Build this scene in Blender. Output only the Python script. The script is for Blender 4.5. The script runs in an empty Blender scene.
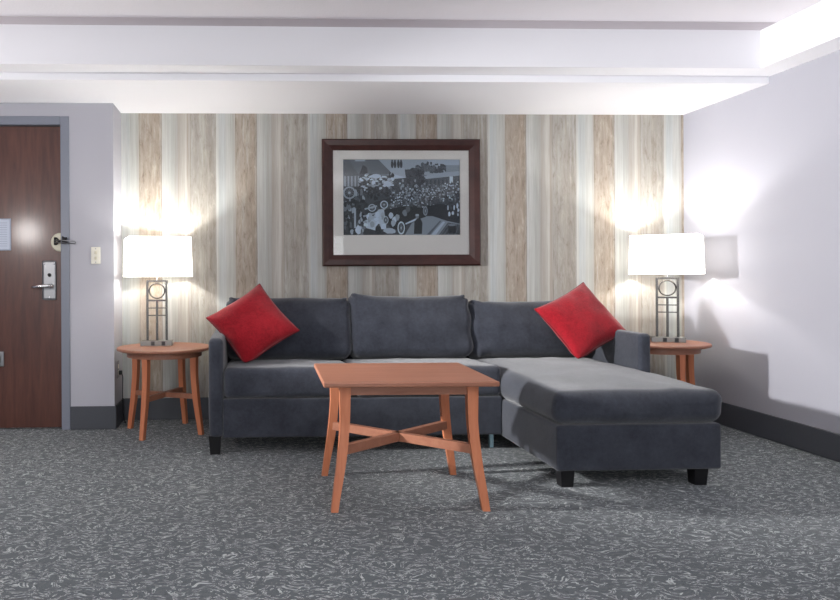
import bpy, bmesh, math, random
from mathutils import Vector, Matrix, noise
random.seed(7)
PI = math.pi
scene = bpy.context.scene
C = scene.collection
R = math.radians

# ---------------------------------------------------------------- object helpers
def obj(name, bm, mat=None, parent=None, loc=(0, 0, 0), rotz=0.0, smooth=False, recalc=True):
    if recalc:
        bmesh.ops.recalc_face_normals(bm, faces=bm.faces[:])
    me = bpy.data.meshes.new(name)
    bm.to_mesh(me); bm.free()
    if mat is not None:
        me.materials.append(mat)
    if smooth:
        for p in me.polygons: p.use_smooth = True
    o = bpy.data.objects.new(name, me)
    C.objects.link(o)
    o.location = loc; o.rotation_euler = (0, 0, rotz)
    if parent is not None: o.parent = parent
    return o

def thing(name, label, cat, loc=(0, 0, 0), rotz=0.0, group=None):
    o = bpy.data.objects.new(name, None); C.objects.link(o)
    o.empty_display_size = 0.1
    o.location = loc; o.rotation_euler = (0, 0, rotz)
    o['label'] = label; o['category'] = cat
    if group: o['group'] = group
    return o

def tag(o, label, cat, group=None):
    o['label'] = label; o['category'] = cat
    if group: o['group'] = group
    return o

def struct(o):
    o['kind'] = 'structure'
    return o

def dup(root, loc, rotz, label, group=None):
    r = root.copy(); C.objects.link(r); r.location = loc; r.rotation_euler = (0, 0, rotz)
    r['label'] = label
    if group: r['group'] = group
    for ch in list(root.children):
        c = ch.copy(); C.objects.link(c); c.parent = r
        for g in list(ch.children):
            d = g.copy(); C.objects.link(d); d.parent = c
    return r

# ---------------------------------------------------------------- mesh helpers
def box(bm, lo, hi, bev=0.0, seg=2):
    x0, y0, z0 = lo; x1, y1, z1 = hi
    v = [bm.verts.new(p) for p in ((x0,y0,z0),(x1,y0,z0),(x1,y1,z0),(x0,y1,z0),(x0,y0,z1),(x1,y0,z1),(x1,y1,z1),(x0,y1,z1))]
    fs = [bm.faces.new([v[i] for i in q]) for q in ((0,3,2,1),(4,5,6,7),(0,1,5,4),(1,2,6,5),(2,3,7,6),(3,0,4,7))]
    if bev > 0:
        es = list({e for f in fs for e in f.edges})
        bmesh.ops.bevel(bm, geom=es, offset=bev, segments=seg, profile=0.5, affect='EDGES')
def boxm(lo, hi, bev=0.0, seg=2):
    bm = bmesh.new(); box(bm, lo, hi, bev, seg); return bm

def slices(levels):
    """stack of horizontal rectangles (cx, cy, z, wx, wy)"""
    bm = bmesh.new(); rings = []
    for cx, cy, z, wx, wy in levels:
        rings.append([bm.verts.new((cx+sx*wx/2, cy+sy*wy/2, z)) for sx, sy in ((-1,-1),(1,-1),(1,1),(-1,1))])
    for a, b in zip(rings, rings[1:]):
        for i in range(4):
            bm.faces.new((a[i], a[(i+1)%4], b[(i+1)%4], b[i]))
    bm.faces.new(rings[0][::-1]); bm.faces.new(rings[-1])
    return bm

def lathe(prof, seg=48, axis='Z', cap=True):
    bm = bmesh.new(); rings = []
    for r, z in prof:
        ring = []
        for i in range(seg):
            a = 2*PI*i/seg
            p = (r*math.cos(a), r*math.sin(a), z)
            if axis == 'Y': p = (p[0], p[2], p[1])
            ring.append(bm.verts.new(p))
        rings.append(ring)
    for a, b in zip(rings, rings[1:]):
        for i in range(seg):
            bm.faces.new((a[i], a[(i+1)%seg], b[(i+1)%seg], b[i]))
    if cap:
        bm.faces.new(rings[0][::-1]); bm.faces.new(rings[-1])
    return bm

def tube_into(bm, pts, r, seg=8, closed=False):
    pts = [Vector(p) for p in pts]; n = len(pts); rings = []
    up = Vector((0.13, 0.21, 0.97))
    for i, p in enumerate(pts):
        a = pts[(i-1) % n] if (closed or i > 0) else p
        b = pts[(i+1) % n] if (closed or i < n-1) else p
        t = (b-a).normalized()
        s = t.cross(up)
        if s.length < 0.15: s = t.cross(Vector((1, 0, 0)))
        s.normalize(); w = s.cross(t)
        rr = r[i] if isinstance(r, (list, tuple)) else r
        rings.append([bm.verts.new(p + s*rr*math.cos(2*PI*k/seg) + w*rr*math.sin(2*PI*k/seg)) for k in range(seg)])
    m = n if closed else n-1
    for i in range(m):
        a, b = rings[i], rings[(i+1) % n]
        for k in range(seg):
            bm.faces.new((a[k], a[(k+1)%seg], b[(k+1)%seg], b[k]))
    if not closed:
        bm.faces.new(rings[0][::-1]); bm.faces.new(rings[-1])
def tube(pts, r, seg=8, closed=False):
    bm = bmesh.new(); tube_into(bm, pts, r, seg, closed); return bm

def soft_box(hx, hy, hz, r, crown=(0, 0, 0), wob=0.0, freq=6.0, seed=0, n=14, folds=None):
    """rounded, crowned upholstery block centred on the origin (half sizes hx, hy, hz)"""
    bm = bmesh.new()
    def axis(h):
        rr = min(r, h*0.98)
        e = [0, .25, .5, .75, 1.0]
        inner = h-rr
        c = [-h+rr*q for q in e[:-1]]
        c += [-inner + 2*inner*i/n for i in range(n+1)]
        c += [h-rr*q for q in reversed(e[:-1])]
        return c
    ax = [axis(hx), axis(hy), axis(hz)]
    H = (hx, hy, hz)
    def shape(p):
        q = [max(-(H[i]-min(r, H[i]*.98)), min(H[i]-min(r, H[i]*.98), p[i])) for i in range(3)]
        d = Vector([p[i]-q[i] for i in range(3)])
        L = d.length
        nrm = d/L if L > 1e-9 else Vector((0, 0, 0))
        o = Vector(q) + nrm*min(r, min(H)*.98)
        u = [max(-1, min(1, o[i]/H[i])) for i in range(3)]
        o.x += crown[0]*u[0]*(1-u[1]**2)*(1-u[2]**2)
        o.y += crown[1]*u[1]*(1-u[0]**2)*(1-u[2]**2)
        o.z += crown[2]*u[2]*(1-u[0]**2)*(1-u[1]**2)
        if wob:
            k = noise.noise(Vector((o.x*freq+seed*7.3, o.y*freq+1.7, o.z*freq-seed*3.1)))
            k += .5*noise.noise(Vector((o.x*freq*2.3-seed, o.y*freq*2.3, o.z*freq*2.3+seed)))
            o += nrm*wob*k
        if folds:
            o += nrm*folds(o, u)
        return o
    cache = {}
    def vert(p):
        k = tuple(round(c, 6) for c in p)
        if k not in cache: cache[k] = bm.verts.new(shape(p))
        return cache[k]
    for d in range(3):
        a, b = (d+1) % 3, (d+2) % 3
        for s in (-1, 1):
            for i in range(len(ax[a])-1):
                for j in range(len(ax[b])-1):
                    vs = []
                    for ii, jj in ((i, j), (i+1, j), (i+1, j+1), (i, j+1)):
                        p = [0, 0, 0]; p[d] = s*H[d]; p[a] = ax[a][ii]; p[b] = ax[b][jj]
                        vs.append(vert(p))
                    if s < 0: vs.reverse()
                    try: bm.faces.new(vs)
                    except ValueError: pass
    return bm

def xform(bm, M):
    bmesh.ops.transform(bm, matrix=M, verts=bm.verts[:]); return bm

# ---------------------------------------------------------------- materials
def srgb(r, g, b):
    f = lambda c: (c/255/12.92) if c/255 <= .04045 else ((c/255+.055)/1.055)**2.4
    return (f(r), f(g), f(b), 1)

class MT:
    def __init__(s, name):
        s.m = bpy.data.materials.new(name); s.m.use_nodes = True
        s.nt = s.m.node_tree; s.n = s.nt.nodes; s.n.clear()
        s.out = s.n.new('ShaderNodeOutputMaterial')
    def add(s, t, **kw):
        nd = s.n.new(t)
        for k, v in kw.items(): setattr(nd, k, v)
        return nd
    def link(s, a, b): s.nt.links.new(a, b)
    def val(s, sock, v):
        if hasattr(v, 'is_output'): s.link(v, sock)
        else: sock.default_value = v
    def math(s, op, a, b=0.0, c=0.0, clamp=False):
        nd = s.add('ShaderNodeMath', operation=op); nd.use_clamp = clamp
        s.val(nd.inputs[0], a); s.val(nd.inputs[1], b); s.val(nd.inputs[2], c)
        return nd.outputs[0]
    def mix(s, fac, a, b, mode='MIX'):
        nd = s.add('ShaderNodeMix', data_type='RGBA', blend_type=mode)
        s.val(nd.inputs[0], fac); s.val(nd.inputs[6], a); s.val(nd.inputs[7], b)
        return nd.outputs[2]
    def coords(s, scale=(1, 1, 1), loc=(0, 0, 0), kind='Object'):
        tc = s.add('ShaderNodeTexCoord'); mp = s.add('ShaderNodeMapping')
        s.link(tc.outputs[kind], mp.inputs[0])
        mp.inputs['Scale'].default_value = scale; mp.inputs['Location'].default_value = loc
        return mp.outputs[0]
    def noise(s, vec, scale, detail=3, rough=.5, dist=0.0):
        nd = s.add('ShaderNodeTexNoise')
        s.link(vec, nd.inputs['Vector']); nd.inputs['Scale'].default_value = scale
        nd.inputs['Detail'].default_value = detail; nd.inputs['Roughness'].default_value = rough
        nd.inputs['Distortion'].default_value = dist
        return nd.outputs[0]
    def ramp(s, fac, stops, interp='LINEAR'):
        nd = s.add('ShaderNodeValToRGB'); nd.color_ramp.interpolation = interp
        cr = nd.color_ramp
        while len(cr.elements) < len(stops): cr.elements.new(0.5)
        for e, (p, c) in zip(cr.elements, stops):
            e.position = p; e.color = c if len(c) == 4 else (*c, 1)
        s.link(fac, nd.inputs[0]); return nd.outputs[0]
    def bump(s, h, strength=.3, dist=.01):
        nd = s.add('ShaderNodeBump'); s.link(h, nd.inputs['Height'])
        nd.inputs['Strength'].default_value = strength; nd.inputs['Distance'].default_value = dist
        return nd.outputs[0]
    def pbr(s, color, rough=.5, metal=0.0, normal=None, sheen=0.0, spec=.5, coat=0.0):
        p = s.add('ShaderNodeBsdfPrincipled')
        s.val(p.inputs['Base Color'], color); s.val(p.inputs['Roughness'], rough)
        p.inputs['Metallic'].default_value = metal
        p.inputs['Specular IOR Level'].default_value = spec
        p.inputs['Sheen Weight'].default_value = sheen
        p.inputs['Coat Weight'].default_value = coat
        if normal is not None: s.link(normal, p.inputs['Normal'])
        s.link(p.outputs[0], s.out.inputs[0]); return p

G4 = lambda v: (v, v, v, 1)

def paint(name, col, rough=.6, bumps=.08, scale=180, var=.03, spec=.3):
    m = MT(name); v = m.coords()
    n = m.noise(v, scale, 2)
    big = m.noise(v, 1.4, 2)
    c2 = tuple(min(1, c*(1-var*2)) for c in col[:3]) + (1,)
    c = m.mix(big, c2, col)
    m.pbr(c, rough, normal=m.bump(n, bumps, .004), spec=spec)
    return m.m

def fabric(name, dark, light, sheen=.3, weave=420, wear=.5, lo=.36, hi=.80):
    m = MT(name); v = m.coords()
    n1 = m.noise(v, weave, 2, .7); n2 = m.noise(v, 7.0, 5, .65); n3 = m.noise(v, 60, 2)
    f = m.math('ADD', m.math('MULTIPLY', n1, .45), m.math('ADD', m.math('MULTIPLY', n2, wear), m.math('MULTIPLY', n3, .2)))
    c = m.ramp(f, [(lo, dark), (hi, light)])
    h = m.math('ADD', n1, m.math('MULTIPLY', n3, .6))
    m.pbr(c, .9, normal=m.bump(h, .35, .003), sheen=sheen, spec=.15)
    return m.m

def wood(name, c0, c1, grain=(3, 40, 40), rough=.38, coat=0.0):
    m = MT(name); v = m.coords(grain)
    n = m.noise(v, 1.0, 5, .6, .6); fine = m.noise(v, 4.0, 3, .6)
    f = m.math('ADD', m.math('MULTIPLY', n, .75), m.math('MULTIPLY', fine, .25))
    c = m.ramp(f, [(.30, c0), (.70, c1)])
    p = m.pbr(c, rough, normal=m.bump(fine, .05, .002), coat=coat, spec=.4); p.inputs['Coat Roughness'].default_value = .17
    return m.m

def metal(name, col, rough=.25):
    m = MT(name); v = m.coords((1, 1, 1)); n = m.noise(v, 60, 2)
    r = m.math('ADD', m.math('MULTIPLY', n, .08), rough-.04)
    m.pbr(col, r, metal=1.0); return m.m

def plain(name, col, rough=.5, spec=.4, coat=0.0):
    m = MT(name); v = m.coords(); n = m.noise(v, 90, 2)
    c = m.mix(n, tuple(x*.93 for x in col[:3])+(1,), col)
    m.pbr(c, rough, spec=spec, coat=coat); return m.m

M = {}
M['ceiling'] = paint('ceiling_paint', srgb(240, 236, 241), .8, .35, 70)
M['beam'] = paint('beam_paint', srgb(246, 245, 249), .7, .05)
M['shadow_strip'] = paint('strip_shade', srgb(216, 208, 212), .8, .05)
M['wall_lilac'] = paint('lilac_wall_vinyl', srgb(172, 171, 180), .55, .12, 260)
M['wall_entry'] = paint('entry_wall_vinyl', srgb(186, 185, 193), .55, .12, 260)
M['baseboard'] = plain('charcoal_vinyl_base', srgb(78, 80, 86), .5, .3)
M['casing'] = plain('slate_door_casing', srgb(132, 136, 148), .4, .4)
M['sofa'] = fabric('charcoal_upholstery', srgb(36, 39, 47), srgb(72, 75, 85), .3, 420, .6, .40, .90)
M['sofa_leg'] = plain('black_leg_lacquer', srgb(22, 21, 23), .35)
M['red'] = fabric('red_chenille', srgb(112, 8, 20), srgb(188, 32, 46), .3, 160, .45, .34, .84)
M['red_dark'] = fabric('dark_red_piping', srgb(96, 8, 20), srgb(150, 20, 34), .2, 200, .3)
M['wood_x'] = wood('cherry_wood_top', srgb(144, 92, 71), srgb(164, 113, 90), (3, 34, 34))
M['wood_z'] = wood('cherry_wood_leg', srgb(184, 106, 72), srgb(206, 132, 96), (34, 34, 3))
M['frame_wood'] = wood('walnut_frame', srgb(46, 22, 20), srgb(72, 40, 35), (6, 6, 6), .35)
M['door_wood'] = wood('mahogany_door', srgb(68, 37, 30), srgb(98, 58, 46), (22, 22, 2.2), .4, .45)
M['chrome'] = metal('chrome', (.82, .82, .82, 1), .12)
M['nickel'] = metal('brushed_nickel', (.30, .30, .31, 1), .42)
M['lamp_steel'] = metal('antique_steel', (.085, .078, .076, 1), .25)
M['satin'] = metal('satin_steel', (.17, .165, .16, 1), .3)
M['brass'] = plain('cream_plate', srgb(214, 208, 186), .35)
M['cream'] = plain('cream_plastic', srgb(232, 228, 214), .4)
M['black'] = plain('black_plastic', srgb(18, 18, 20), .5)
M['mat'] = plain('cream_mat_board', srgb(240, 238, 234), .9, .1)
M['paper'] = plain('white_paper', srgb(205, 212, 226), .7)
M['ink'] = plain('grey_ink', srgb(168, 176, 194), .8)
M['cyan'] = plain('pale_steel_leg', srgb(150, 180, 190), .35)

def glass_pane():
    m = MT('picture_glass')
    tr = m.add('ShaderNodeBsdfTransparent'); gl = m.add('ShaderNodeBsdfGlossy'); gl.inputs['Roughness'].default_value = .02
    fr = m.add('ShaderNodeFresnel'); fr.inputs['IOR'].default_value = 1.38
    mx = m.add('ShaderNodeMixShader')
    m.link(fr.outputs[0], mx.inputs[0]); m.link(tr.outputs[0], mx.inputs[1]); m.link(gl.outputs[0], mx.inputs[2])
    m.link(mx.outputs[0], m.out.inputs[0]); return m.m
M['glass'] = glass_pane()

def lit_shade(strength):
    m = MT('lit_linen_shade'); v = m.coords()
    n = m.noise(v, 300, 2)
    d = m.add('ShaderNodeBsdfPrincipled'); d.inputs['Base Color'].default_value = (.85, .83, .78, 1); d.inputs['Roughness'].default_value = .9
    d.inputs['Emission Color'].default_value = (1, .965, .88, 1)
    e = m.math('ADD', m.math('MULTIPLY', n, strength*.1), strength*.95)
    m.link(e, d.inputs['Emission Strength'])
    m.link(d.outputs[0], m.out.inputs[0]); return m.m
M['shade'] = lit_shade(2.4)
def glow(name, col, s):
    m = MT(name); e = m.add('ShaderNodeEmission'); e.inputs[0].default_value = col; e.inputs[1].default_value = s
    m.link(e.outputs[0], m.out.inputs[0]); return m.m
M['bulb'] = glow('lit_bulb', (1, .99, .95, 1), 680)

def wallpaper():
    m = MT('plank_wallpaper')
    tc = m.add('ShaderNodeTexCoord'); sep = m.add('ShaderNodeSeparateXYZ'); m.link(tc.outputs['Object'], sep.inputs[0])
    wob = m.noise(m.coords((1.2, 1, 2.0)), 3.0, 3)
    x = m.math('ADD', sep.outputs[0], m.math('MULTIPLY', m.math('SUBTRACT', wob, .5), .008))
    per = m.math('DIVIDE', m.math('SUBTRACT', x, WP_X0), WP_P)
    per = m.math('ADD', per, m.math('MULTIPLY', m.math('MAXIMUM', m.math('SUBTRACT', x, WP_X0+WP_P), 0.0), 1/.654-1/WP_P))
    fr = m.math('FRACT', per)
    tan, tan2 = srgb(174, 163, 151), srgb(170, 164, 157)
    white, blue, grey, pale = srgb(194, 196, 193), srgb(188, 194, 196), srgb(170, 167, 161), srgb(202, 201, 195)
    stops = [(0.0, tan), (.20, srgb(152, 136, 120)), (.236, white), (.33, srgb(176, 178, 175)), (.40, tan2), (.475, pale), (.50, srgb(172, 164, 154)),
             (.535, grey), (.66, srgb(165, 160, 152)), (.775, srgb(150, 146, 140)), (.80, pale), (.825, blue), (.90, white), (.975, srgb(182, 182, 178))]
    base = m.ramp(fr, stops, 'CONSTANT')
    soft = m.ramp(fr, stops + [(1.0, tan)])
    col = m.mix(.5, base, soft)
    # long vertical streaks
    st = m.noise(m.coords((55, 55, 1.1)), 1.0, 4, .6)
    st2 = m.noise(m.coords((140, 140, 3.5)), 1.0, 3, .6, .4)
    s = m.math('ADD', m.math('MULTIPLY', st, .6), m.math('MULTIPLY', st2, .4))
    col = m.mix(m.math('MULTIPLY', m.math('SUBTRACT', s, .33, clamp=True), 1.3, clamp=True), col, srgb(126, 117, 106))
    light = m.math('MULTIPLY', m.math('SUBTRACT', m.noise(m.coords((24, 24, 1.3), (3, 2, 1)), 1.0, 4, .65), .53, clamp=True), 2.2, clamp=True)
    col = m.mix(light, col, srgb(206, 206, 202))
    # knots and weathering on the tan and the grey boards
    kn = m.noise(m.coords((34, 34, 7)), 1.0, 7, .76, .7)
    ismark = m.ramp(fr, [(0, G4(1)), (.236, G4(.1)), (.53, G4(.7)), (.80, G4(.08))], 'CONSTANT')
    k = m.math('MULTIPLY', m.math('MULTIPLY', m.math('SUBTRACT', kn, .52, clamp=True), 5.0, clamp=True), ismark)
    col = m.mix(k, col, srgb(118, 100, 84))
    k2 = m.math('MULTIPLY', m.math('MULTIPLY', m.math('SUBTRACT', .48, kn, clamp=True), 6.0, clamp=True), ismark)
    col = m.mix(m.math('MULTIPLY', k2, .4), col, srgb(216, 206, 192))
    # thin dark seams
    seam = m.ramp(fr, [(0, G4(.45)), (.008, G4(0)), (.226, G4(.6)), (.238, G4(0)), (.395, G4(.25)), (.402, G4(0)), (.528, G4(.4)), (.538, G4(0)), (.79, G4(.3)), (.80, G4(0))], 'CONSTANT')
    sb = m.math('MULTIPLY', seam, m.math('ADD', m.noise(m.coords((20, 20, 4), (5, 0, 0)), 1.0, 3), .15))
    col = m.mix(sb, col, srgb(112, 102, 94))
    m.pbr(col, .62, normal=m.bump(st2, .08, .003), spec=.25)
    return m.m
WP_P = .686; WP_X0 = -.787
M['wallpaper'] = wallpaper()

def carpet():
    m = MT('squiggle_carpet')
    v = m.coords((1, 1, 1))
    warp = m.add('ShaderNodeTexNoise'); m.link(v, warp.inputs['Vector']); warp.inputs['Scale'].default_value = 9.0; warp.inputs['Detail'].default_value = 1
    sub = m.add('ShaderNodeVectorMath', operation='SUBTRACT'); m.link(warp.outputs['Color'], sub.inputs[0]); sub.inputs[1].default_value = (.5, .5, .5)
    scl = m.add('ShaderNodeVectorMath', operation='SCALE'); m.link(sub.outputs[0], scl.inputs[0]); scl.inputs['Scale'].default_value = .13
    ad = m.add('ShaderNodeVectorMath', operation='ADD'); m.link(v, ad.inputs[0]); m.link(scl.outputs[0], ad.inputs[1])
    mp = m.add('ShaderNodeMapping'); m.link(ad.outputs[0], mp.inputs[0]); mp.inputs['Scale'].default_value = (34, 70, 1)
    n = m.noise(mp.outputs[0], 1.0, 1.5, .5)
    d = m.math('ABSOLUTE', m.math('SUBTRACT', n, .56))
    line = m.ramp(d, [(0, G4(1)), (.012, G4(1)), (.030, G4(0))])
    blob = m.ramp(n, [(.64, G4(0)), (.69, G4(.9))])
    brk = m.ramp(m.noise(v, 24, 3, .6), [(.38, G4(.05)), (.50, G4(1))])
    mp2 = m.add('ShaderNodeMapping'); m.link(ad.outputs[0], mp2.inputs[0]); mp2.inputs['Scale'].default_value = (60, 150, 1); mp2.inputs['Location'].default_value = (3, 7, 0)
    n2 = m.noise(mp2.outputs[0], 1.0, 1, .5)
    dark = m.ramp(n2, [(.30, G4(1)), (.46, G4(0))])
    lite = m.ramp(n2, [(.58, G4(0)), (.68, G4(1))])
    pile = m.noise(v, 320, 2, .7)
    f = m.math('MULTIPLY', m.math('MAXIMUM', line, blob), brk)
    big = m.noise(v, 1.6, 3)
    ground = m.mix(pile, srgb(66, 71, 75), srgb(112, 119, 122))
    ground = m.mix(m.math('MULTIPLY', dark, .6), ground, srgb(64, 67, 71))
    ground = m.mix(m.math('MULTIPLY', lite, .16), ground, srgb(148, 151, 151))
    ground = m.mix(m.math('MULTIPLY', big, .3), ground, srgb(98, 100, 103))
    stroke = m.mix(pile, srgb(178, 184, 184), srgb(226, 230, 226))
    col = m.mix(f, ground, stroke)
    h = m.math('ADD', pile, m.math('MULTIPLY', f, .5))
    m.pbr(col, .95, normal=m.bump(h, .5, .006), sheen=.15, spec=.1)
    return m.m
M['carpet'] = carpet()

def print_mat():
    m = MT('print_ink'); a = m.add('ShaderNodeVertexColor'); a.layer_name = 'tone'
    g = m.noise(m.coords(), 170, 3, .7)
    c = m.mix(m.math('MULTIPLY', g, .28), a.outputs[0], srgb(84, 98, 112))
    m.pbr(c, .6, spec=.2); return m.m
M['print'] = print_mat()

# ---------------------------------------------------------------- camera
YB, YD, XR, XL = 5.1415, 4.8457, 3.1865, -.9126
HC = 1.032
yaw, pit, rol = R(2.1587), R(.0092), R(-.2964)
F = Vector((math.sin(yaw)*math.cos(pit), math.cos(yaw)*math.cos(pit), math.sin(pit)))
Rr = Vector((math.cos(yaw), -math.sin(yaw), 0)); U = Rr.cross(F)
R2 = Rr*math.cos(rol)+U*math.sin(rol); U2 = -Rr*math.sin(rol)+U*math.cos(rol)
cam = bpy.data.cameras.new('camera'); co = bpy.data.objects.new('camera', cam); C.objects.link(co)
mat = Matrix.Identity(4)
for i in range(3):
    mat[i][0] = R2[i]; mat[i][1] = U2[i]; mat[i][2] = -F[i]
mat[0][3], mat[1][3], mat[2][3] = 0, 0, HC
co.matrix_world = mat
cam.sensor_width = 36; cam.lens = 716/840*36
cam.shift_x = (420-276.944)/840; cam.shift_y = -(300-274.273)/840
cam.clip_start = .05
scene.camera = co

# ---------------------------------------------------------------- the room
ZS, ZB, ZC = 2.187, 2.229, 2.455           # soffit, beam underside, ceiling
YBEAM, YLIP = 4.10, 4.272
X0, Y0 = -3.0, -2.6
struct(obj('floor', boxm((X0, Y0, -.1), (XR+.15, YB+.15, 0)), M['carpet']))
struct(obj('ceiling', boxm((X0, Y0, ZC), (XR+.15, YBEAM-.125, ZC+.12)), M['ceiling']))
struct(obj('trim_1', boxm((X0, YBEAM-.125, ZC-.002), (XR+.15, YBEAM, ZC+.12)), M['shadow_strip']))  # flush strip; shade of the joint at the beam put into its colour
struct(obj('trim_2', boxm((X0, YBEAM, ZB), (XR+.15, YLIP, ZC+.12)), M['beam']))              # beam
struct(obj('trim_3', boxm((X0, YLIP, ZS), (XR+.15, YB+.15, ZC+.12)), M['beam']))             # lower soffit over the sofa
struct(obj('trim_4', boxm((3.008, Y0, ZB), (XR+.15, YBEAM, ZC-.002)), M['beam']))            # bulkhead along the right wall
struct(obj('wall_back', boxm((XL-.12, YB, 0), (XR+.15, YB+.14, ZS)), M['wallpaper']))
bm = bmesh.new(); box(bm, (XR, Y0, 0), (XR+.14, YB, ZB)); 
struct(obj('wall_right', bm, M['wall_lilac']))
# entry wall with the door opening, and its return to the back wall
DX1, DX0, DZ = -1.262, -2.176, 2.040       # door opening
CW = .057
bm = bmesh.new()
box(bm, (DX1+CW, YD, 0), (XL, YB, ZS))
box(bm, (DX0-CW, YD, DZ+CW), (DX1+CW, YB, ZS))
box(bm, (X0, YD, 0), (DX0-CW, YB, ZS))
struct(obj('wall_entry', bm, M['wall_entry']))
struct(obj('wall_left', boxm((X0-.14, Y0, 0), (X0, YB, ZC)), M['wall_lilac']))
# baseboards
BH = .155
def base_bm(lo, hi): return boxm(lo, hi, .004, 1)
struct(obj('baseboard_back', base_bm((XL+.012, YB-.012, 0), (XR-.012, YB, BH)), M['baseboard']))
struct(obj('baseboard_right', base_bm((XR-.012, Y0, 0), (XR, YB-.0, BH)), M['baseboard']))
bm = bmesh.new(); box(bm, (DX1+CW, YD-.012, 0), (XL+.012, YD, BH), .004, 1); box(bm, (XL, YD, 0), (XL+.012, YB, BH), .003, 1)
struct(obj('baseboard_entry', bm, M['baseboard']))

# the door with its casing and hardware
door = struct(obj('door_1', boxm((DX0+.004, YD+.022, .012), (DX1-.005, YD+.066, DZ-.006)), M['door_wood']))
bm = bmesh.new()
box(bm, (DX1, YD-.012, 0), (DX1+CW, YD+.10, DZ+CW), .003, 1)
box(bm, (DX0-CW, YD-.012, 0), (DX0, YD+.10, DZ+CW), .003, 1)
box(bm, (DX0, YD-.012, DZ), (DX1, YD+.10, DZ+CW), .003, 1)
# rebate stop behind the leaf
box(bm, (DX1-.02, YD+.07, 0), (DX1, YD+.10, DZ)); box(bm, (DX0, YD+.07, DZ-.02), (DX1, YD+.10, DZ)); box(bm, (DX0, YD+.07, 0), (DX0+.02, YD+.10, DZ))
struct(obj('door_frame', bm, M['casing'], door))
DF = YD+.022                                  # front face of the leaf
lp = obj('lock_plate', boxm((-1.392, DF-.010, .868), (-1.300, DF, 1.132), .012, 3), M['nickel'], door); lp['label'] = 'brushed steel lock plate'
bm = lathe([(.0165, 0), (.0165, -.03), (.012, -.036)], 20, 'Y')
xform(bm, Matrix.Translation((-1.332, DF-.01, .962)))
tube_into(bm, [(-1.332, DF-.05, .962), (-1.332, DF-.052, .962), (-1.35, DF-.056, .963), (-1.40, DF-.058, .961), (-1.448, DF-.054, .955)], [.011, .0125, .012, .011, .009], 12)
obj('lever_handle', bm, M['chrome'], lp, smooth=True)
bm = lathe([(.012, 0), (.012, -.006), (.009, -.008)], 20, 'Y'); xform(bm, Matrix.Translation((-1.344, DF-.01, 1.036)))
box(bm, (-1.348, DF-.026, 1.024), (-1.340, DF-.014, 1.048), .002, 1)
obj('thumb_turn', bm, M['black'], lp)
for x, z in ((-1.379, 1.112), (-1.314, 1.112), (-1.346, .885)):
    bm = lathe([(.007, 0), (.007, -.002), (.004, -.0035)], 14, 'Y'); xform(bm, Matrix.Translation((x, DF-.010, z)))
    obj('screw', bm, M['chrome'], lp)
# swing bar guard
bm = lathe([(.062, 0), (.062, -.008), (.054, -.012)], 36, 'Y'); xform(bm, Matrix.Translation((-1.272, DF, 1.256)))
# cut the disc at the door's edge
bmesh.ops.bisect_plane(bm, geom=bm.verts[:]+bm.edges[:]+bm.faces[:], plane_co=(DX1-.006, 0, 0), plane_no=(1, 0, 0), clear_outer=True)
gp = obj('guard_plate', bm, M['brass'], door); gp['label'] = 'round cream door guard plate'
bm = bmesh.new()
for s in (-1, 1):
    tube_into(bm, [(-1.306, DF-.02, 1.262+s*.022), (-1.292, DF-.024, 1.262+s*.02), (-1.28, DF-.03, 1.262+s*.006), (-1.262, DF-.034, 1.264)], .0055, 8)
    tube_into(bm, [(-1.246, YD-.03, 1.268+s*.022), (-1.232, YD-.034, 1.266+s*.008), (-1.215, YD-.036, 1.266+s*.016)], .006, 8)
box(bm, (-1.312, DF-.022, 1.238), (-1.300, DF-.010, 1.288), .002, 1)
box(bm, (-1.25, YD-.03, 1.242), (-1.222, YD-.012, 1.286), .003, 1)
obj('guard_hinge', bm, M['black'], gp)
bm = bmesh.new()
tube_into(bm, [(-1.30, DF-.03, 1.266), (-1.25, YD-.04, 1.266), (-1.16, YD-.042, 1.258), (-1.155, YD-.042, 1.250), (-1.16, YD-.042, 1.242), (-1.25, YD-.04, 1.250), (-1.30, DF-.03, 1.254)], .0036, 8)
obj('guard_bar', bm, M['nickel'], gp, smooth=True)
# bright metal fitting low on the leaf
bm = bmesh.new(); box(bm, (-1.72, DF-.014, .425), (-1.648, DF, .525), .006, 2); box(bm, (-1.70, DF-.03, .445), (-1.668, DF-.012, .50), .006, 2)
mp_ = obj('metal_fitting', bm, M['nickel'], door)

# notice on the door
t = thing('door_notice', 'pale printed notice sheet mounted on the brown door at the photo edge', 'notice', (-1.716, DF, 1.31))
obj('backing', boxm((-.125, -.004, -.108), (.116, -.0005, .105), .001, 1), M['ink'], t)
obj('sheet', boxm((-.118, -.006, -.100), (.108, -.003, .099)), M['paper'], t)
bm = bmesh.new(); z = .075
while z > -.085:
    w = random.uniform(.05, .09); box(bm, (.092-w*1.6, -.0068, z), (.092, -.0058, z+.0032)); z -= .0155
obj('printed_lines', bm, M['ink'], t)

# light switch
t = thing('light_switch', 'cream light switch plate with two toggles on grey wall beside the door', 'light switch', (-1.032, YD, 1.165))
obj('plate', boxm((-.031, -.007, -.057), (.031, -.0005, .057), .003, 2), M['cream'], t)
for z in (.02, -.018):
    obj('toggle', boxm((-.006, -.018, z-.010), (.006, -.006, z+.010), .002, 1), M['brass'], t)
for z in (.045, -.045): obj('screw', boxm((-.003, -.0082, z-.003), (.003, -.0065, z+.003)), M['nickel'], t)

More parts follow.
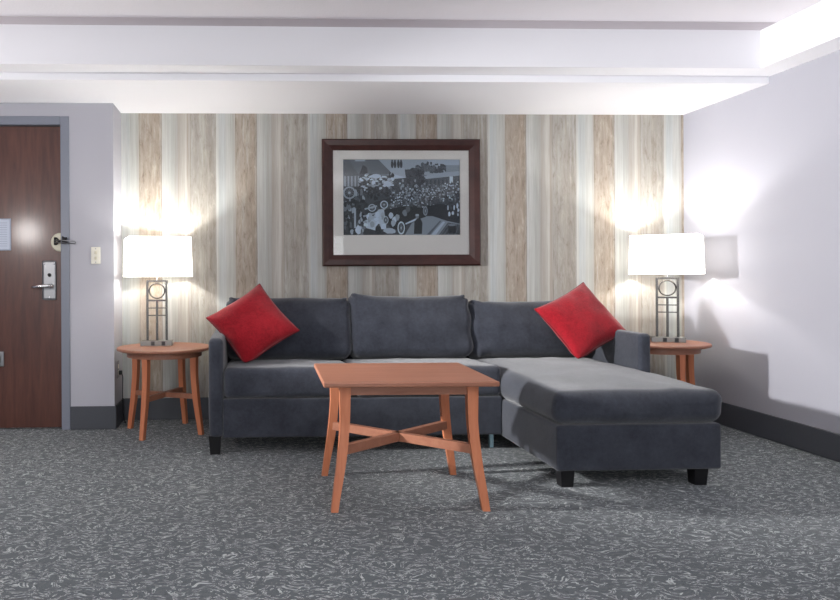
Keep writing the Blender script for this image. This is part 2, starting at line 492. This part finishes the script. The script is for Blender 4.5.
# outlet on the return wall with the lamp's plug
t = thing('wall_outlet', 'small wall outlet with shiny plug behind the left round side table', 'outlet', (XL, 4.955, .385))
obj('plate', boxm((.0005, -.035, -.058), (.006, .035, .058), .002, 1), M['nickel'], t)
for z in (.022, -.022):
    obj('socket', boxm((.005, -.016, z-.015), (.009, .016, z+.015), .003, 1), M['cream'], t)
bm = bmesh.new(); box(bm, (.0075, -.013, -.036), (.032, .013, -.008), .004, 2)
tube_into(bm, [(.028, 0, -.022), (.036, 0, -.05), (.034, .0, -.16), (.036, 0, -.30), (.05, .01, -.372)], .0035, 8)
tag(obj('power_cord', bm, M['black'], None, (XL, 4.955, .385)), 'thin black power cord with plug hanging from the outlet behind left side table', 'cord')

# ---------------------------------------------------------------- sofa
sofa = thing('sectional_sofa', 'charcoal grey fabric sectional sofa with chaise, against the plank wallpaper', 'sofa', (1.05, 4.55, 0))
SO = Vector((1.05, 4.55, 0))
def spart(name, bm, mat, loc=(0, 0, 0), smooth=True):
    o = obj(name, bm, mat, sofa, Vector(loc)-SO if loc != (0, 0, 0) else -SO, smooth=smooth)
    return o
def soft(name, lo, hi, r, crown=(0, 0, 0), wob=.0, seed=0, mat='sofa', tilt=0.0, n=12, freq=6, folds=None):
    c = (Vector(lo)+Vector(hi))/2; h = (Vector(hi)-Vector(lo))/2
    bm = soft_box(h.x, h.y, h.z, r, crown, wob, freq, seed, n, folds)
    if tilt:
        for v in bm.verts:
            if v.co.z > 0: v.co.z -= tilt*(v.co.y+h.y)/(2*h.y)
    o = obj(name, bm, M[mat], sofa, c-SO, smooth=True)
    return o
AL0, AL1, AR0, AR1 = -.240, -.155, 2.276, 2.350
SF, SBK = 4.10, 5.045
# arms
soft('arm', (AL0, SF, .095), (AL1, SBK, .668), .030, (.004, .004, .004), .002, 1)
soft('arm', (AR0, SF+.01, .095), (AR1, SBK, .672), .022, (.004, .004, .004), .002, 2)
# frame
soft('seat_base', (AL1-.004, SF+.006, .095), (1.462, SBK-.06, .318), .012, (0, .004, 0), .0015, 3)
soft('chaise_base', (1.464, 3.374, .080), (2.274, SBK-.06, .300), .014, (.004, .004, 0), .002, 4)
soft('back_frame', (AL1-.004, 4.90, .30), (AR0+.004, SBK, .79), .03, (0, 0, 0), .002, 5)
# seat cushions
def seat_folds(o, u):
    return .0
soft('seat_cushion', (AL1+.004, SF-.004, .322), (.604, 4.80, .498), .034, (.004, .010, .012), .006, 6, tilt=.034)
soft('seat_cushion', (.608, SF-.004, .322), (1.458, 4.80, .498), .034, (.004, .010, .012), .006, 7, tilt=.034)
def chaise_folds(o, u):
    if u[2] < .2: return 0
    return -.006*math.exp(-((o.x+.22)**2+(o.y+.45)**2)/.02) + .004*noise.noise(Vector((o.x*9, o.y*4, 3)))
soft('chaise_cushion', (1.456, 3.362, .302), (2.286, 4.80, .462), .055, (.006, .012, .038), .007, 8, folds=chaise_folds)
# back cushions
def back(name, x0, x1, zt, seed, ear=.0, yoff=0.0):
    hx = (x1-x0)/2; hz = .215*(zt/.88); hy = .105
    def folds(o, u):
        k = 0
        # puckers running in from the upper corners
        for sx in (-1, 1):
            d = (o.x-sx*hx); e = (hz-o.z)
            r_ = math.hypot(d, e)
            k += .009*math.exp(-r_/.12)*math.sin(8*math.atan2(e, abs(d)+.02)+seed)
            k += -.008*math.exp(-(abs(d)-.06)**2/.0006)*math.exp(-(e-.12)**2/.03)
            ang = R(38)*sx; q = (o.x-sx*(hx-.16))*math.sin(abs(ang)) - (o.z-.02)*math.cos(ang)*sx*sx
            k += .006*math.exp(-(q/.014)**2)*math.exp(-((o.x-sx*(hx-.13))/.09)**2)*(1 if sx > 0 or seed != 11 else 0)
        if seed == 13: k += -.016*math.exp(-((o.x+hx-.085)/.018)**2) + .010*math.exp(-((o.x+hx-.04)/.05)**2)*math.sin(30*o.z+1)
        if seed == 12: k += .006*math.exp(-((hx-o.x)/.06)**2)*math.sin(34*o.z)
        return k
    bm = soft_box(hx, hy, hz, .055, (.012, .035, .004), .006, 5, seed, 16, folds)
    for v in bm.verts:
        ux, uz = v.co.x/hx, v.co.z/hz
        if uz > 0:   # lifted ears, sagging middle
            v.co.z += uz*(ear*math.exp(-((ux+.92)/.22)**2) + ear*.35*math.exp(-((ux-.92)/.18)**2) - .010*(1-ux*ux))
        v.co.y *= 1-.18*max(0, uz)
    xform(bm, Matrix.Rotation(R(-16), 4, 'X'))
    zc = .463 + hz*math.cos(R(16)) + .012
    return obj(name, bm, M['sofa'], sofa, Vector(((x0+x1)/2, 4.742+yoff, zc))-SO, smooth=True)
back('back_cushion', -.150, .656, .838, 11, .010)
back('back_cushion', .662, 1.452, .850, 12, .022, -.004)
back('back_cushion', 1.458, 2.262, .768, 13, .008, .006)
# legs
def leg_bm(top, bot, h=.108):
    return slices([(0, 0, 0, bot, bot), (0, 0, h, top, top)])
for x, y in ((-.205, 4.145), (-.205, 5.0), (1.522, 3.42), (2.180, 3.42), (2.19, 5.0)):
    spart('leg', leg_bm(.072, .056), M['sofa_leg'], (x, y, 0), False)
o = spart('support_leg', slices([(0, 0, 0, .022, .022), (0, 0, .105, .022, .022)]), M['cyan'], (1.425, 4.20, 0), False); o['label'] = 'slim pale metal support leg'

# ---------------------------------------------------------------- red throw pillows
def pillow(name, label, center, tilt, spin, turn, seed):
    a = .208; T = .082; n = 26
    bm = bmesh.new(); grid = {}
    def outline(u, v):
        k = .075
        x = a*u*(1-k*(1-v*v)*u*u); y = a*v*(1-k*(1-u*u)*v*v)
        return x, y
    for s in (1, -1):
        for i in range(n+1):
            for j in range(n+1):
                u = math.sin(PI/2*(2*i/n-1)); v = math.sin(PI/2*(2*j/n-1))
                x, y = outline(u, v)
                edge = i in (0, n) or j in (0, n)
                th = T*max(0, (1-u*u)*(1-v*v))**.42
                th += .009*noise.noise(Vector((u*2.4+seed, v*2.4, s)))*min(1, th/.03)
                if edge and s < 0: grid[s, i, j] = grid[1, i, j]; continue
                grid[s, i, j] = bm.verts.new((x, y, s*th))
        for i in range(n):
            for j in range(n):
                q = [grid[s, i, j], grid[s, i+1, j], grid[s, i+1, j+1], grid[s, i, j+1]]
                if s < 0: q.reverse()
                bm.faces.new(q)
    # local x,y = face, z = outward normal. spin in the face, lean back, turn about the vertical
    Mx = Matrix.Rotation(turn, 4, 'Z') @ Matrix.Rotation(PI/2-tilt, 4, 'X') @ Matrix.Rotation(spin, 4, 'Z')
    # the bottom corner is pressed flat against the seat
    xform(bm, Mx)
    t = thing(name, label, 'throw pillow', center, 0, 'red throw pillows')
    def squash(p):
        lim = SEAT_Z - center[2]
        if p.z < lim+.03:
            d = (lim+.03)-p.z
            p.z = lim + .03*math.exp(-d/.03)
    for v in bm.verts: squash(v.co)
    obj('cover', bm, M['red'], t, smooth=True)
    pts = []
    for side in range(4):
        for k in range(16):
            w = math.sin(PI/2*(2*k/16-1))
            u, v = ((w, -1), (1, w), (-w, 1), (-1, -w))[side]
            x, y = outline(u, v); p = Mx @ Vector((x, y, 0)); squash(p); p.z = max(p.z, SEAT_Z-center[2]+.004); pts.append(p)
    o = obj('piping', tube(pts, .0042, 6, True), M['red_dark'], t, smooth=True); o['label'] = 'darker red edge piping'
    return t
SEAT_Z = .500
pillow('throw_pillow', 'red square throw pillow propped on its corner at left arm of grey sofa', (.016, 4.475, .722), R(31), R(45-9), R(0), 1)
pillow('throw_pillow', 'red square throw pillow propped on its corner beside the chaise arm', (2.100, 4.475, .727), R(31), R(45-17), R(0), 5)

# ---------------------------------------------------------------- coffee table
def flare(z): # outward flare of the leg at height z (foot = 0)
    tb = [(0, 0), (.07, .012), (.145, .027), (.21, .0395), (.27, .048), (.33, .055), (.395, .060), (.60, .061)]
    for (z0, f0), (z1, f1) in zip(tb, tb[1:]):
        if z <= z1: return .84*(f0+(f1-f0)*(z-z0)/(z1-z0))
    return .84*tb[-1][1]
ct = thing('coffee_table', 'rectangular cherry wood coffee table with crossed stretchers in front of the sofa', 'coffee table', (.699, 3.372, 0), R(-1.6))
TZ = .568
bm = bmesh.new(); box(bm, (-.378, -.335, TZ-.022), (.378, .335, TZ), .005, 2)
obj('tabletop', bm, M['wood_x'], ct)
FX, FY = .330, .282                       # foot centres
LT = .051
bm = bmesh.new(); ax_, ay_ = FX-LT, FY-LT*.6
for y in (-ay_, ay_): box(bm, (-ax_, y-.011, TZ-.066), (ax_, y+.011, TZ-.0225))
for x in (-ax_, ax_): box(bm, (x-.011, -ay_+.011, TZ-.066), (x+.011, ay_-.011, TZ-.0225))
obj('apron', bm, M['wood_x'], ct)
for sx in (-1, 1):
    for sy in (-1, 1):
        lv = []
        for i in range(15):
            z = (TZ-.0225)*i/14; f_ = flare(z)
            w = .041 if z > .25 else .031+.010*z/.25
            if z > .36: w = .041+.008*(z-.36)/.19
            lv.append((sx*(FX-f_), sy*(FY-f_*.6), z, w, w))
        obj('leg', slices(lv), M['wood_z'], ct)
def beam_between(p, q, w, h):
    p, q = Vector(p), Vector(q); d = (q-p).normalized(); s = Vector((-d.y, d.x, 0)).normalized()
    bm = bmesh.new(); vs = []
    for e in (p, q):
        for a, b in ((-1, -1), (1, -1), (1, 1), (-1, 1)):
            vs.append(bm.verts.new(e + s*a*w/2 + Vector((0, 0, b*h/2))))
    for i in range(4): bm.faces.new((vs[i], vs[(i+1)%4], vs[4+(i+1)%4], vs[4+i]))
    bm.faces.new(vs[0:4][::-1]); bm.faces.new(vs[4:8])
    return bm
fz = flare(.262)
for s in (-1, 1):
    obj('stretcher', beam_between((-(FX-fz)+.004, -s*(FY-fz*.6)+s*.004, .262), ((FX-fz)-.004, s*(FY-fz*.6)-s*.004, .262), .030, .040), M['wood_x'], ct)

# ---------------------------------------------------------------- round side tables
def round_table(label, loc, rz):
    t = thing('side_table', label, 'side table', loc, rz, 'round side tables')
    Z = .560
    obj('tabletop', lathe([(.296, Z-.022), (.306, Z-.018), (.31, Z-.010), (.308, Z-.003), (.303, Z)], 72), M['wood_x'], t)
    bm = lathe([(.232, Z-.060), (.245, Z-.060), (.245, Z-.0225), (.232, Z-.0225), (.232, Z-.060)], 64, cap=False)
    obj('apron', bm, M['wood_x'], t)
    for k in range(4):
        a = k*PI/2; lv = []
        for i in range(15):
            z = (Z-.0225)*i/14
            f_ = flare(z)*.95
            w = .030+.008*min(1, z/.25)+(.005*(z-.36)/.18 if z > .36 else 0)
            lv.append((.270-f_, 0, z, w, w*.92))
        bm = slices(lv); xform(bm, Matrix.Rotation(a, 4, 'Z'))
        obj('leg', bm, M['wood_z'], t)
    r_ = .270-flare(.245)*.95-.012
    for a in (0, PI/2):
        obj('stretcher', beam_between((-r_*math.cos(a), -r_*math.sin(a), .245), (r_*math.cos(a), r_*math.sin(a), .245), .028, .032), M['wood_x'], t)
    return t
rt = round_table('round cherry wood side table between the door wall and left sofa arm', (-.566, 4.752, 0), R(65.5))
dup(rt, (2.765, 4.75, 0), R(4), 'round cherry wood side table in the right corner behind the chaise arm')

# ---------------------------------------------------------------- lamps
def lamp(label, loc, rz, shade_turn):
    t = thing('table_lamp', label, 'lamp', loc, rz, 'table lamps')
    # all heights above the table top
    b_ = obj('base', boxm((-.104, -.055, .0005), (.104, .055, .034), .002, 1), M['satin'], t)
    for x in (-.022, .048): obj('dark_square', boxm((x-.012, -.0565, .005), (x+.012, -.0545, .030)), M['black'], b_)  # two dark squares on the front of the base
    zt = .437
    for x in (-.0635, 0, .0635):
        top = zt if x else .305
        obj('post', boxm((x-.0075, -.0065, .034), (x+.0075, .0065, top), .001, 1), M['lamp_steel'], t)
    obj('rail', boxm((-.057, -.006, zt-.012), (.057, .006, zt), .001, 1), M['lamp_steel'], t)
    obj('rail', boxm((-.057, -.006, .295), (.057, .006, .307), .001, 1), M['lamp_steel'], t)
    for z in (.250, .201):
        for s in (-1, 1):
            obj('rail', boxm((min(s*.0065, s*.057), -.0035, z-.0035), (max(s*.0065, s*.057), .0035, z+.0035)), M['lamp_steel'], t)
    pts = [(.051*math.cos(2*PI*i/40), 0, .366+.051*math.sin(2*PI*i/40)) for i in range(40)]
    obj('ring', tube(pts, .0052, 8, True), M['lamp_steel'], t, smooth=True)
    bm = lathe([(.006, zt-.001), (.006, zt+.03), (.014, zt+.034), (.014, zt+.080), (.050, zt+.100), (.053, zt+.112), (.049, zt+.112), (.012, zt+.088)], 16)  # flared cup added on the socket to hold back the bulb's downward light
    obj('socket', bm, M['chrome'], t, smooth=False)
    bm = lathe([(.008, zt+.09), (.016, zt+.10), (.029, zt+.128), (.030, zt+.145), (.022, zt+.165), (.006, zt+.174)], 20)
    o = obj('bulb', bm, M['bulb'], t, smooth=True); o.visible_shadow = True
    # square tapered shade, open above and below, set askew on its frame
    z0, z1 = .459, .721
    bm = bmesh.new()
    def ring(d, z): return [bm.verts.new((x*d*.70711, y*d*.70711, z)) for x, y in ((-1,-1),(1,-1),(1,1),(-1,1))]
    o0, o1, i0, i1 = ring(.294, z0), ring(.283, z1), ring(.2905, z0), ring(.2795, z1)
    for i in range(4):
        j = (i+1) % 4
        bm.faces.new((o0[i], o0[j], o1[j], o1[i])); bm.faces.new((i0[j], i0[i], i1[i], i1[j]))
        bm.faces.new((o0[j], o0[i], i0[i], i0[j])); bm.faces.new((o1[i], o1[j], i1[j], i1[i]))
    sh = obj('lamp_shade', bm, M['shade'], t, rotz=R(shade_turn))
    bm = bmesh.new()
    for s in (-1, 1):
        tube_into(bm, [(s*.014, 0, zt+.05), (s*.05, 0, zt+.10), (s*.05, 0, zt+.20), (s*.01, 0, zt+.268), (0, 0, zt+.270)], .002, 6)
    ct_, st_ = math.cos(R(shade_turn)), math.sin(R(shade_turn))
    for x, y in ((1, 0), (-1, 0), (0, 1), (0, -1)):
        tube_into(bm, [(0, 0, zt+.270), ((x*ct_-y*st_)*.198, (x*st_+y*ct_)*.198, zt+.270)], .002, 6)
    obj('harp', bm, M['nickel'], sh, rotz=-R(shade_turn))
    return t
LL, LR_ = Vector((-.624, 4.83, .5605)), Vector((2.835, 4.765, .5605))
lm = lamp('lit table lamp with white shade on left side table, beside the entry wall', LL, R(0), 14)
l2 = dup(lm, LR_, R(-24), 'lit table lamp with white shade on right side table, in the room corner')
for ch in l2.children:
    if ch.name.startswith('lamp_shade'): ch.rotation_euler = (0, 0, R(-37+24))

# ---------------------------------------------------------------- framed picture
pt = thing('framed_picture', 'brown framed black and white crowd photograph hanging above the sofa', 'picture', (1.093, YB, 1.545))
W2, Hh, ZO = .573, .456, 0
bm = bmesh.new()
prof = [(0, 0), (0, -.030), (.010, -.040), (.045, -.036), (.070, -.026), (.080, -.022), (.080, 0)]   # inward, towards the room
rings = []
for cx, cz in ((-1, -1), (1, -1), (1, 1), (-1, 1)):
    rings.append([bm.verts.new((cx*(W2-i), y, cz*(Hh-i))) for i, y in prof])
for k in range(4):
    a, b = rings[k], rings[(k+1) % 4]
    for i in range(len(prof)-1):
        bm.faces.new((a[i], a[i+1], b[i+1], b[i]))
    bm.faces.new((a[-1], a[0], b[0], b[-1]))
obj('frame', bm, M['frame_wood'], pt)
# mat with a window
PX0, PX1, PZ0, PZ1 = -.419, .430, -.233, .312
bm = bmesh.new(); iw, ih = W2-.076, Hh-.076
box(bm, (-iw, -.014, -ih), (PX0, -.010, ih)); box(bm, (PX1, -.014, -ih), (iw, -.010, ih))
box(bm, (PX0, -.014, -ih), (PX1, -.010, PZ0)); box(bm, (PX0, -.014, PZ1), (PX1, -.010, ih))
obj('mat_board', bm, M['mat'], pt)
obj('glass', boxm((-iw, -.0185, -ih), (iw, -.0170, ih)), M['glass'], pt)

def print_bm():
    bm = bmesh.new(); lay = bm.loops.layers.float_color.new('tone'); st = {'k': 0}
    def S(x, y): return PX0 + (x-22)/756*(PX1-PX0), PZ1 - (y-35)/480*(PZ1-PZ0)
    rnd = random.Random(3)
    def poly(pts, g, tint=1.0):
        st['k'] += 1; yy = -.0030 - st['k']*1.6e-6
        q = []
        for x, y in pts:
            x = max(22, min(778, x)); y = max(35, min(515, y)); a, b = S(x, y); q.append(bm.verts.new((a, yy, b)))
        f = bm.faces.new(q)
        g = min(245, 14+g*1.12); c = srgb(g*.91, g*.99, min(255, g*1.07))
        for l in f.loops: l[lay] = c
    def ell(x, y, rx, ry, g, n=9, jit=.0):
        poly([(x+rx*(1+jit*rnd.uniform(-1, 1))*math.cos(2*PI*i/n), y+ry*(1+jit*rnd.uniform(-1, 1))*math.sin(2*PI*i/n)) for i in range(n)], g)
    def rect(x0, y0, x1, y1, g): poly([(x0, y0), (x1, y0), (x1, y1), (x0, y1)], g)
    def line(x0, y0, x1, y1, w, g):
        d = math.hypot(x1-x0, y1-y0); nx, ny = -(y1-y0)/d*w/2, (x1-x0)/d*w/2
        poly([(x0+nx, y0+ny), (x1+nx, y1+ny), (x1-nx, y1-ny), (x0-nx, y0-ny)], g)
    def wheel(x, y, rx, ry, g=205):
        ell(x, y, rx, ry, g, 20); ell(x, y, rx*.72, ry*.76, 38, 18)
        for i in range(6):
            a = PI*i/6; line(x-rx*.7*math.cos(a), y-ry*.72*math.sin(a), x+rx*.7*math.cos(a), y+ry*.72*math.sin(a), 2.5, 120)
        ell(x, y, rx*.2, ry*.2, 170, 10)
    rect(22, 35, 778, 515, 62)
    rect(240, 35, 778, 135, 158); poly([(560, 35), (778, 35), (778, 110), (640, 95)], 172)
    for i in range(60): ell(rnd.uniform(500, 690), rnd.gauss(88, 14), rnd.uniform(8, 18), rnd.uniform(7, 14), rnd.choice((58, 74, 90, 66)), 8, .3)
    for i in range(40): ell(rnd.uniform(415, 540), rnd.gauss(122, 14), rnd.uniform(9, 18), rnd.uniform(8, 15), rnd.choice((40, 52, 64)), 8, .3)
    rect(690, 70, 778, 120, 140); poly([(545, 140), (660, 118), (778, 108), (778, 138), (560, 160)], 165)
    poly([(540, 160), (778, 136), (778, 215), (520, 235)], 84)
    for x in range(560, 778, 26): rect(x, 162, x+9, 205, 56)
    rect(712, 142, 734, 182, 205)
    poly([(22, 35), (250, 35), (335, 118), (300, 132), (120, 128), (22, 142)], 92)
    poly([(22, 35), (60, 35), (120, 128), (22, 142)], 78)
    rect(100, 36, 165, 46, 170); poly([(128, 128), (150, 70), (176, 84), (182, 128)], 40)
    for x in (340, 358, 380, 398): ell(x, 64, 9, 26, 45, 10); ell(x, 42, 6, 7, 70, 8)
    poly([(330, 92), (420, 88), (428, 150), (352, 152), (322, 128)], 168); poly([(352, 128), (432, 150), (330, 160)], 190)
    poly([(22, 142), (130, 132), (130, 205), (22, 205)], 88)
    for x in range(30, 130, 22): rect(x, 140, x+9, 205, 150 if x % 44 else 60)
    # crowd to the left
    for i in range(190):
        x = rnd.uniform(118, 345); y = rnd.gauss(205, 42)
        if 128 < y < 285: ell(x, y, rnd.uniform(5, 11), rnd.uniform(8, 18), rnd.choice((26, 36, 48, 66, 30)), 8, .25)
    for i in range(95):
        x = rnd.uniform(120, 345); y = rnd.gauss(170, 24)
        if y > 128: ell(x, y, rnd.uniform(5, 13), rnd.uniform(4, 9), rnd.choice((150, 178, 198, 214, 120)), 8, .2)
    ell(235, 140, 32, 14, 196, 14); ell(310, 190, 26, 18, 190, 12, .2)
    poly([(215, 310), (380, 262), (540, 160), (560, 170), (470, 250), (260, 345)], 40)
    for i in range(50): ell(rnd.uniform(395, 520), rnd.uniform(165, 250), rnd.uniform(5, 10), rnd.uniform(9, 20), rnd.choice((36, 52, 74, 150)), 8, .25)
    # crowd to the right
    for i in range(330):
        x = rnd.uniform(330, 778); c = 300-(x-330)*.16
        y = rnd.gauss(c, 34)
        if y < 185 or y > 385: continue
        ell(x, y, rnd.uniform(5, 10), rnd.uniform(7, 14), rnd.choice((34, 48, 60, 84, 98)), 7, .25)
        ell(x+rnd.uniform(-4, 4), y-8, rnd.uniform(4, 7), rnd.uniform(4, 7), rnd.choice((140, 168, 186, 205, 120)), 7, .2)
    # dark bank to the right
    poly([(562, 330), (640, 318), (778, 330), (778, 440), (690, 425), (600, 396), (560, 390)], 34)
    for i in range(16): ell(rnd.uniform(700, 774), rnd.uniform(310, 395), rnd.uniform(5, 9), rnd.uniform(9, 18), rnd.choice((60, 176, 198, 46)), 8, .2)
    # road
    poly([(420, 515), (470, 430), (560, 396), (600, 395), (690, 425), (778, 445), (778, 515)], 140)
    poly([(590, 515), (668, 428), (682, 434), (620, 515)], 182); poly([(560, 515), (648, 424), (656, 428), (582, 515)], 92)
    poly([(640, 515), (700, 436), (778, 450), (778, 515)], 62)
    for i in range(5): line(650+i*24, 515, 708+i*18, 440, 4, 110)
    rect(702, 452, 752, 505, 30); ell(727, 452, 25, 7, 120, 14)
    # racing cars and people at the lower left
    poly([(22, 205), (150, 210), (160, 300), (300, 400), (290, 515), (22, 515)], 40)
    for i in range(90): ell(rnd.uniform(24, 160), rnd.uniform(220, 510), rnd.uniform(6, 14), rnd.uniform(9, 24), rnd.choice((22, 34, 52, 84, 104, 158)), 8, .3)
    rect(92, 345, 104, 470, 168); rect(60, 230, 70, 300, 140)
    wheel(62, 246, 42, 40, 150); wheel(208, 342, 26, 24, 180)
    line(160, 350, 240, 330, 10, 165); line(150, 396, 225, 378, 11, 150)
    poly([(150, 430), (220, 392), (250, 352), (292, 350), (306, 400), (296, 470), (230, 486), (170, 470)], 186)
    for i in range(26): ell(rnd.uniform(165, 300), rnd.uniform(370, 475), rnd.uniform(8, 18), rnd.uniform(10, 20), rnd.choice((200, 214, 168, 150)), 8, .3)
    ell(118, 482, 18, 30, 200, 12, .2); ell(246, 482, 20, 34, 26, 12, .2); ell(250, 452, 8, 9, 60, 10); ell(320, 490, 34, 22, 176, 12, .3)
    poly([(285, 355), (420, 330), (555, 345), (555, 400), (430, 440), (420, 500), (330, 470), (300, 440)], 24)
    wheel(286, 322, 26, 26, 196); wheel(296, 420, 18, 26, 170)
    for x, y, g in ((330, 390, 190), (352, 418, 204), (372, 402, 150), (420, 375, 120), (345, 440, 170), (440, 352, 84)): ell(x, y, 15, 21, g, 10, .2)
    wheel(396, 470, 24, 42, 216); wheel(553, 362, 15, 30, 150); line(424, 446, 500, 412, 12, 196); line(424, 452, 495, 424, 4, 40)
    # standing man
    poly([(482, 430), (496, 412), (522, 412), (534, 436), (530, 508), (478, 508)], 22); ell(500, 398, 11, 13, 120, 12); ell(500, 388, 13, 7, 168, 12)
    poly([(430, 515), (470, 470), (478, 508), (478, 515)], 140)
    return bm
obj('print', print_bm(), M['print'], pt, recalc=False)

# ---------------------------------------------------------------- light
def add_light(name, kind, loc, energy, color=(1, 1, 1), **kw):
    l = bpy.data.lights.new(name, kind); l.energy = energy; l.color = color
    for k, v in kw.items(): setattr(l, k, v)
    o = bpy.data.objects.new(name, l); C.objects.link(o); o.location = loc; return o
def aim(o, tgt):
    o.rotation_euler = (Vector(tgt)-o.location).to_track_quat('-Z', 'Y').to_euler()
# lamp standing left of the frame, throwing its beam across the room
k = add_light('reading_spot', 'SPOT', (-2.0, 3.2, 1.42), 860, (1, 1, 1), shadow_soft_size=.07, spot_size=R(52), spot_blend=.85)
aim(k, (3.18, 3.95, .95))
add_light('reading_spill', 'POINT', (-2.0, 3.2, 1.42), 26, (1, .96, .94), shadow_soft_size=.10)
# unseen area fill added behind the camera, sized to reflect in the picture glass
w = add_light('rear_fill', 'AREA', (-.63, -2.3, 1.1), 74, (.96, .99, 1), shape='RECTANGLE', size=4.55, size_y=1.2)
aim(w, (-.63, 4, 1.1))
# unseen upward fill added behind the camera, bounced off the ceiling
w = add_light('ceiling_wash', 'AREA', (.4, -.5, 1.5), 95, (.98, 1, 1), shape='DISK', size=.5)
w.rotation_euler = (PI, 0, 0)
world = bpy.data.worlds.new('world'); scene.world = world; world.use_nodes = True
bg = world.node_tree.nodes['Background']; bg.inputs[0].default_value = (.92, .95, 1, 1); bg.inputs[1].default_value = .4

scene.view_settings.view_transform = 'Standard'
scene.view_settings.look = 'None'
scene.view_settings.exposure = 0.1
scene.view_settings.gamma = 1.0
scene.view_settings.use_curve_mapping = False
